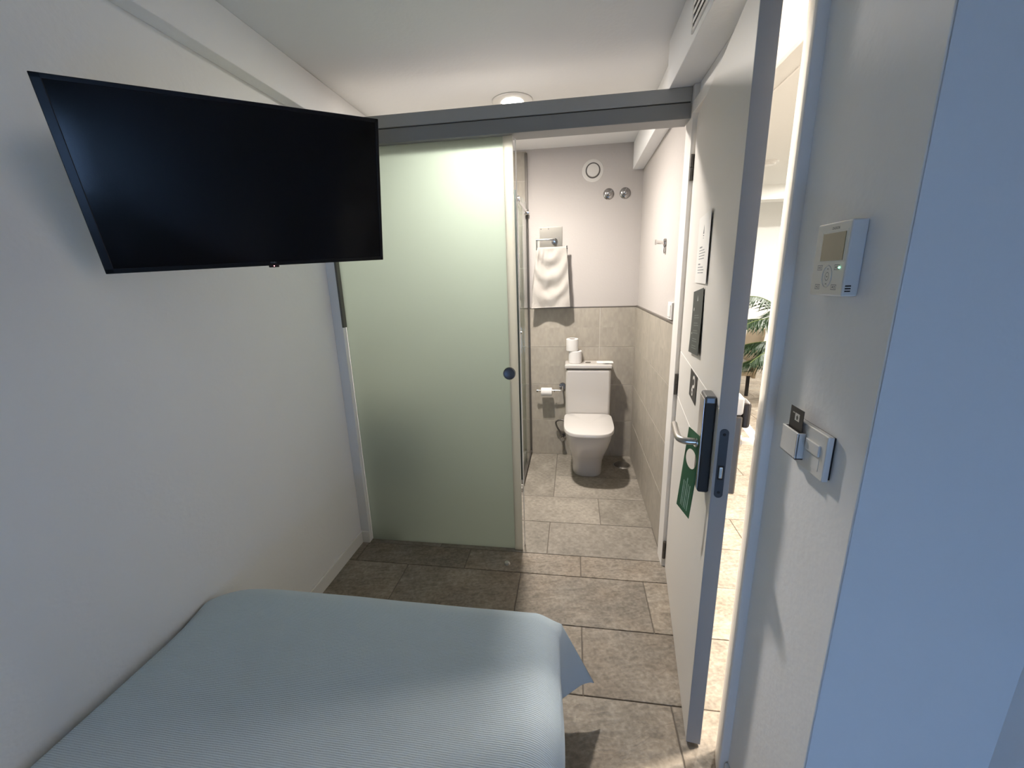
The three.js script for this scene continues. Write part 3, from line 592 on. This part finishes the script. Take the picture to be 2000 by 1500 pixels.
{
  const t = thing('soap_packet', 'small flat white packet lying on the right end of the toilet tank', 'packet', [0.232, 0.808, -3.15]);
  mesh('wrapper', [bx(-0.055, 0.055, 0, 0.010, -0.032, 0.038, 0.004), bx(-0.01, 0.066, 0.006, 0.012, -0.02, 0.05, 0.003)], M.paper, t);
  mesh('dark_mark', bx(0.005, 0.030, 0.0005, 0.006, 0.045, 0.0505, 0.002), M.chromeDark, t);
}
{
  const t = thing('paper_holder', 'chrome toilet paper arm on the tiled wall left of the tank', 'paper holder');
  mesh('rosette', cyl([-0.083, 0.598, -3.255], [-0.083, 0.598, -3.243], 0.028, 0.026, 32), M.chromeDark, t);
  mesh('arm', tube([[-0.083, 0.594, -3.245], [-0.083, 0.585, -3.215], [-0.085, 0.578, -3.195], [-0.100, 0.577, -3.187], [-0.135, 0.576, -3.186], [-0.285, 0.574, -3.186]], 0.0068, 50, 12), M.chrome, t);
  mesh('end_knob', cyl([-0.288, 0.574, -3.186], [-0.276, 0.574, -3.186], 0.011), M.chromeDark, t);
  mesh('stop_ring', cyl([-0.150, 0.576, -3.186], [-0.144, 0.576, -3.186], 0.012), M.chromeDark, t);
}
paperRoll('toilet_roll', 'nearly used thin toilet roll hanging on the chrome wall arm', null, -0.209, 0.565, -3.186, 0.034, 0.088, true);
{
  const t = thing('water_hose', 'dark braided water hose looping to a small valve beside the toilet', 'hose');
  mesh('hose', tube([[-0.062, 0.322, -3.19], [-0.10, 0.326, -3.20], [-0.135, 0.305, -3.21], [-0.130, 0.265, -3.215], [-0.105, 0.215, -3.225], [-0.086, 0.175, -3.225]], 0.0072, 60, 10), std({ color: rgb(0.14, 0.13, 0.12), roughness: 0.45, metalness: 0.6 }), t);
  mesh('valve_rosette', cyl([-0.082, 0.158, -3.256], [-0.082, 0.158, -3.245], 0.026, 0.024, 28), M.chromeDark, t);
  mesh('valve_body', [cyl([-0.082, 0.158, -3.246], [-0.082, 0.158, -3.205], 0.012), cyl([-0.082, 0.158, -3.205], [-0.082, 0.158, -3.195], 0.018, 0.016), cyl([-0.084, 0.158, -3.225], [-0.086, 0.185, -3.225], 0.008)], M.chromeDark, t);
  mesh('tail_pipe', tube([[-0.080, 0.150, -3.225], [-0.077, 0.11, -3.23], [-0.073, 0.06, -3.235], [-0.074, 0.042, -3.235]], 0.0055, 24, 10), M.chromeDark, t);
}
{
  const t = thing('floor_drain', 'dark round drain cover on the floor right of the toilet', 'drain', [0.385, 0.0, -3.085]);
  mesh('cover', lathe([[0, 0.013], [0.03, 0.0125], [0.052, 0.009], [0.060, 0.003], [0.061, 0]], 40), M.chromeDark, t);
  mesh('rim', lathe([[0.059, 0.0005], [0.0605, 0.004], [0.066, 0.003], [0.068, 0.0005]], 40), M.chrome, t);
}

// ---------------------------------------------------------------- fittings on the bathroom walls
{
  const t = thing('towel_holder', 'steel wall plate with a squared chrome towel arm above the tiles', 'towel rail');
  mesh('wall_plate', bx(-0.256, -0.088, 1.645, 1.812, -3.262, -3.258, 0.001), M.plateSteel, t);
  for (const x of [-0.246, -0.190]) mesh('screw', cyl([x, 1.800, -3.258], [x, 1.800, -3.2565], 0.0038), M.chromeDark, t);
  mesh('rosette', cyl([-0.145, 1.712, -3.258], [-0.145, 1.712, -3.245], 0.024, 0.022, 28), M.chrome, t);
  mesh('arm', [cyl([-0.145, 1.712, -3.246], [-0.150, 1.716, -3.19], 0.009), bx(-0.278, -0.140, 1.711, 1.723, -3.190, -3.178, 0.002), bx(-0.278, -0.266, 1.648, 1.723, -3.190, -3.178, 0.002), bx(-0.278, -0.048, 1.645, 1.657, -3.190, -3.178, 0.002), bx(-0.060, -0.048, 1.610, 1.672, -3.190, -3.178, 0.002)], M.chrome, t);
}
{
  const NU = 60, NV = 90, pos = [], uv = [], idx = [];
  // a towel folded over the bar: v = 0 is the hem at the back, 0.38 the bar, 1 the front hem
  for (let j = 0; j <= NV; j++) for (let i = 0; i <= NU; i++) {
    const u = i / NU, v = j / NV, s = 2 * u - 1;
    let x, y, z;
    const hang = v < 0.36 ? (0.36 - v) / 0.36 : v > 0.40 ? (v - 0.40) / 0.60 : 0;
    const front = v > 0.40, lenF = 0.425, lenB = 0.30;
    const topX = -0.268 + 0.212 * u, botX = -0.316 + 0.288 * u, k = Math.pow(hang, 0.8);
    x = topX * (1 - k) + botX * k;
    const drop = front ? lenF * hang : lenB * hang;
    const roll = v >= 0.36 && v <= 0.40 ? (v - 0.36) / 0.04 * Math.PI : 0;
    y = 1.657 + (v >= 0.36 && v <= 0.40 ? 0.008 * Math.sin(roll) : 0) - drop + 0.004 * s * (front ? 1 : 0);
    z = v < 0.36 ? -3.196 - 0.010 * hang : v <= 0.40 ? -3.184 - 0.012 * Math.cos(roll) : -3.172;
    if (front) {
      const swag = Math.exp(-((s * 1.15 + 0.05) ** 2));                 // folds droop like U shapes between the held corners
      const ph = hang * 2.7 + 0.75 * (s + 0.12) ** 2 + 0.55 * (fbm(u * 2.5 + 3, hang * 2.2, 64, 3) - 0.5);
      z += 0.022 * (0.45 + 1.1 * fbm(u * 3 + 11, hang * 3 + 5, 64, 2)) * Math.min(1, hang * 4) * swag * Math.sin(ph * 6.3 - 0.6) * (1 - 0.55 * hang) + 0.010 * hang * Math.sin(9 * u + 1) + 0.012 * hang;
      if (u < 0.42) z += 0.010 * Math.exp(-(((hang - 0.12) / 0.11) ** 2)) * Math.sin(u * 42) * (1 - u / 0.42);
      y -= 0.012 * Math.min(1, hang * 3) * (1 - hang) * (1 - s * s);
    }
    pos.push(x, y, z); uv.push(x, 0.9 * v);
  }
  const id = (i, j) => j * (NU + 1) + i;
  for (let j = 0; j < NV; j++) for (let i = 0; i < NU; i++) idx.push(id(i, j), id(i + 1, j), id(i + 1, j + 1), id(i, j), id(i + 1, j + 1), id(i, j + 1));
  const g = new THREE.BufferGeometry(); g.setAttribute('position', new THREE.Float32BufferAttribute(pos, 3)); g.setAttribute('uv', new THREE.Float32BufferAttribute(uv, 2)); g.setIndex(idx); g.computeVertexNormals();
  const nr = g.attributes.normal, n0 = pos.length / 3, p2 = [], i2 = [];
  for (const sgn of [1, -1]) for (let k = 0; k < n0; k++) p2.push(pos[3 * k] + sgn * 0.0025 * nr.getX(k), pos[3 * k + 1] + sgn * 0.0025 * nr.getY(k), pos[3 * k + 2] + sgn * 0.0025 * nr.getZ(k));
  for (let k = 0; k < idx.length; k += 3) i2.push(idx[k], idx[k + 1], idx[k + 2], idx[k] + n0, idx[k + 2] + n0, idx[k + 1] + n0);
  const rim = []; for (let i = 0; i <= NU; i++) rim.push(id(i, 0)); for (let j = 1; j <= NV; j++) rim.push(id(NU, j)); for (let i = NU - 1; i >= 0; i--) rim.push(id(i, NV)); for (let j = NV - 1; j > 0; j--) rim.push(id(0, j));
  for (let k = 0; k < rim.length; k++) { const a = rim[k], b = rim[(k + 1) % rim.length]; i2.push(a, b, a + n0, b, b + n0, a + n0); }
  const c = new THREE.BufferGeometry(); c.setAttribute('position', new THREE.Float32BufferAttribute(p2, 3)); c.setAttribute('uv', new THREE.Float32BufferAttribute(uv.concat(uv), 2)); c.setIndex(i2); c.computeVertexNormals();
  single('hand_towel', c, M.terry, 'white terry towel hanging in folds from the chrome towel arm', 'towel');
}
{
  const t = thing('wall_fan', 'round white extractor vent with dark ring high on the bathroom wall', 'extractor fan', [0.127, 2.176, -3.262]);
  const face = (p) => { const g = lathe(p, 48); g.rotateX(Math.PI / 2); return g; };
  mesh('outer_plate', face([[0, 0.004], [0.070, 0.004], [0.075, 0.002], [0.076, 0]]), M.fanWhite, t);
  mesh('dark_ring', face([[0.0, 0.006], [0.050, 0.006], [0.053, 0.003]]), M.seam, t);
  mesh('centre_disc', face([[0, 0.016], [0.039, 0.0155], [0.043, 0.012], [0.043, 0.005]]), M.fanWhite, t);
}
for (const [x, label] of [[0.241, 'left of two small round chrome water stopcocks high on the bathroom wall'], [0.355, 'right of two small round chrome water stopcocks high on the bathroom wall']]) {
  const t = thing('stopcock', label, 'valve', [x, 2.016, -3.262], 'chrome stopcocks on the bathroom wall');
  const face = (p) => { const g = lathe(p, 40); g.rotateX(Math.PI / 2); return g; };
  mesh('rosette', face([[0, 0.014], [0.018, 0.014], [0.026, 0.012], [0.036, 0.006], [0.039, 0]]), M.cockChrome, t);
  mesh('knob', face([[0, 0.034], [0.012, 0.033], [0.016, 0.028], [0.017, 0.012]]), M.cockChrome, t);
}
{
  const t = thing('robe_hook', 'chrome robe hook on the white bathroom wall above the tiles', 'hook', [0.475, 1.61, -2.37]);
  mesh('rosette', cyl([0, 0, 0], [-0.010, 0, 0], 0.021, 0.020, 28), M.chromeDark, t);
  mesh('peg', [cyl([-0.009, 0, 0], [-0.048, 0.004, 0], 0.0095), cyl([-0.047, 0.004, 0], [-0.054, 0.004, 0], 0.014)], M.chrome, t);
  mesh('tail', tube([[-0.006, -0.015, 0], [-0.008, -0.040, 0], [-0.006, -0.052, 0]], 0.0025, 16, 8), M.chromeDark, t);
}
{
  const t = thing('light_switch', 'small white rocker switch on the bathroom wall beside the door frame', 'switch', [0.475, 1.275, -2.14]);
  mesh('frame', bx(-0.010, 0, -0.042, 0.042, -0.042, 0.042, 0.003), M.whitePlastic, t);
  mesh('rocker', bx(-0.0135, -0.009, -0.030, 0.030, -0.028, 0.028, 0.002), M.whitePlastic, t);
}

// ---------------------------------------------------------------- shower glass, tray, washbasin behind the frosted panel
{
  const t = thing('shower_screen', 'clear glass shower screen with chrome wall profile left of the toilet', 'shower screen');
  mesh('wall_profile', bx(-0.357, -0.338, 0.025, 2.315, -3.258, -3.240, 0.002), M.hingeMetal, t);
  mesh('fixed_pane', bx(-0.352, -0.346, 0.03, 1.975, -3.240, -2.95), M.clearGlass, t);
  const d = mesh('sliding_pane', bx(-0.366, -0.360, 0.03, 1.975, -3.05, -2.708), M.clearGlass, t);
  mesh('pane_edge', bx(-0.368, -0.356, 0.03, 1.975, -2.716, -2.7035), M.glassEdge, d);
  mesh('roller', [cyl([-0.372, 1.925, -2.74], [-0.335, 1.925, -2.74], 0.020, 0.020, 24)], M.chrome, d);
  mesh('pull_knob', cyl([-0.375, 1.10, -2.73], [-0.340, 1.10, -2.73], 0.011, 0.010, 20), M.chrome, d);
  mesh('slide_rail', [bx(-0.350, -0.338, 1.905, 1.925, -3.24, -2.68, 0.002), cyl([-0.36, 1.915, -3.225], [-0.330, 1.915, -3.225], 0.018)], M.chrome, t);
  mesh('floor_profile', bx(-0.368, -0.340, 0.0245, 0.036, -3.24, -2.66, 0.002), M.hingeMetal, t);
}
{
  const t = thing('shower_tray', 'low white shower tray on the floor behind the glass screen', 'shower tray');
  mesh('tray', [bx(-1.19, -0.345, 0, 0.016, -3.25, -2.60, 0.004), bx(-0.40, -0.345, 0.01, 0.024, -3.25, -2.60, 0.004), bx(-1.19, -0.345, 0.01, 0.024, -2.655, -2.60, 0.004)], M.ceramic, t);
}
{
  const t = thing('washbasin', 'dim washbasin on a grey cabinet behind the frosted glass panel', 'washbasin', [-0.95, 0, -2.33]);
  mesh('cabinet', bx(-0.24, 0.18, 0.32, 0.74, -0.22, 0.20, 0.004), M.vanity, t);
  mesh('basin', [bx(-0.245, 0.19, 0.74, 0.80, -0.23, 0.21, 0.012), cyl([0, 0.795, 0], [0, 0.805, 0], 0.15, 0.14, 36)], M.ceramic, t);
  mesh('tap', [cyl([-0.19, 0.80, 0], [-0.19, 0.92, 0], 0.014), cyl([-0.19, 0.91, 0], [-0.06, 0.90, 0], 0.010)], M.chrome, t);
}

// ---------------------------------------------------------------- air grille in the right soffit
{
  const t = thing('air_grille', 'white air grille with dark slots in the soffit by the ceiling', 'vent');
  mesh('frame', [bx(0.359, 0.3655, 2.180, 2.192, -1.60, -0.70, 0.002), bx(0.359, 0.3655, 2.315, 2.327, -1.60, -0.70, 0.002), bx(0.359, 0.3655, 2.180, 2.327, -1.605, -1.59, 0.002), bx(0.359, 0.3655, 2.180, 2.327, -0.71, -0.695, 0.002)], M.whitePlastic, t);
  mesh('dark_back', bx(0.363, 0.3652, 2.190, 2.318, -1.592, -0.705), M.blackMatt, t);
  for (let k = 0; k < 5; k++) { const s = mesh('slat', (() => { const g = bx(-0.004, 0.004, -0.0035, 0.0035, -0.44, 0.44, 0.001); g.rotateZ(0.5); return g; })(), M.whitePlastic, t); s.position.set(0.3615, 2.206 + k * 0.0235, -1.148); }
}

// ---------------------------------------------------------------- corridor furniture
{
  const t = thing('lounge_chair', 'wooden chair with white cushion and dark legs in the corridor', 'chair', [1.84, 0, -5.35]);
  const back = bx(-0.02, 0.02, 0.0, 0.60, -0.22, 0.22, 0.012); back.rotateZ(-0.10); back.translate(0.285, 0.215, 0);
  mesh('backrest', back, M.wood, t);
  mesh('seat', bx(-0.24, 0.26, 0.25, 0.30, -0.24, 0.24, 0.01), M.wood, t);
  mesh('cushion', bx(-0.24, 0.25, 0.30, 0.415, -0.23, 0.23, 0.035, 3), M.paper, t);
  for (const [x, z] of [[-0.21, -0.21], [-0.21, 0.21], [0.225, -0.21], [0.225, 0.21]]) mesh('leg', bx(x - 0.016, x + 0.016, 0, 0.25, z - 0.016, z + 0.016, 0.003), M.blackMatt, t);
}
{
  const t = thing('potted_palm', 'tall green palm with drooping feathery fronds in the corridor', 'plant', [2.33, 0, -4.9]);
  mesh('pot', lathe([[0, 0], [0.15, 0], [0.17, 0.02], [0.20, 0.30], [0.205, 0.32], [0.19, 0.32], [0.185, 0.29], [0, 0.285]], 36), M.pot, t);
  mesh('soil', cyl([0, 0.27, 0], [0, 0.295, 0], 0.184), M.soil, t);
  const frond = (yaw, len, rise, droop, y0) => {
    const list = [], pts = [];
    for (let i = 0; i <= 24; i++) { const s = i / 24; pts.push(new THREE.Vector3(len * s * Math.cos(yaw), y0 + rise * s - droop * s * s, len * s * Math.sin(yaw))); }
    const side = new THREE.Vector3(-Math.sin(yaw), 0, Math.cos(yaw)), stem = new THREE.TubeGeometry(new THREE.CatmullRomCurve3(pts), 30, 0.005, 6);
    for (let i = 6; i <= 24; i++) for (const s of [-1, 1]) {
      const q = i / 24, L = (0.20 * Math.sin(Math.PI * Math.min(1, 0.22 + 0.78 * q)) + 0.07), fwd = pts[Math.min(24, i)].clone().sub(pts[i - 1]).normalize();
      const d = side.clone().multiplyScalar(s * 0.75).addScaledVector(fwd, 0.55).add(new THREE.Vector3(0, -0.35 - 0.3 * rnd(), 0)).normalize(), w = fwd.clone().multiplyScalar(0.011);
      const b = pts[i], m = b.clone().addScaledVector(d, L * 0.45), e = b.clone().addScaledVector(d, L).add(new THREE.Vector3(0, -0.10 * L, 0));
      const up = new THREE.Vector3(0, 0.004, 0), P = [b.clone().sub(w), b.clone().add(w), m.clone().sub(w).add(up), m.clone().add(w).add(up), e];
      const g = new THREE.BufferGeometry(); g.setAttribute('position', new THREE.Float32BufferAttribute([0, 1, 3, 0, 3, 2, 2, 3, 4].flatMap((k) => P[k].toArray()), 3)); g.computeVertexNormals();
      g.setAttribute('uv', new THREE.Float32BufferAttribute(new Float32Array(18), 2)); list.push(g);
    }
    const f = mesh('frond', list, M.leaf, t); mesh('stem', stem, M.stem, f);
  };
  for (const [yaw, len, rise, droop, y0] of [[3.1, 0.60, 0.80, 0.55, 0.90], [3.4, 0.62, 0.34, 0.34, 0.85], [2.8, 0.60, 0.30, 0.30, 0.88], [3.15, 0.55, 0.10, 0.16, 0.68], [2.6, 0.55, 0.05, 0.18, 0.64], [3.6, 0.55, 0.12, 0.2, 0.64], [0.3, 0.7, 0.8, 0.6, 0.7], [1.3, 0.7, 0.8, 0.55, 0.7], [4.8, 0.7, 0.8, 0.55, 0.7], [5.6, 0.7, 0.6, 0.6, 0.7], [3.3, 0.5, -0.02, 0.14, 0.55]]) frond(yaw, len, rise, droop, y0);
  mesh('trunk', [cyl([0, 0.29, 0], [0.0, 0.86, 0], 0.022, 0.014), cyl([0.03, 0.29, 0.02], [0.01, 0.7, 0.0], 0.016, 0.010)], M.stem, t);
}

renderer.render(scene, camera);
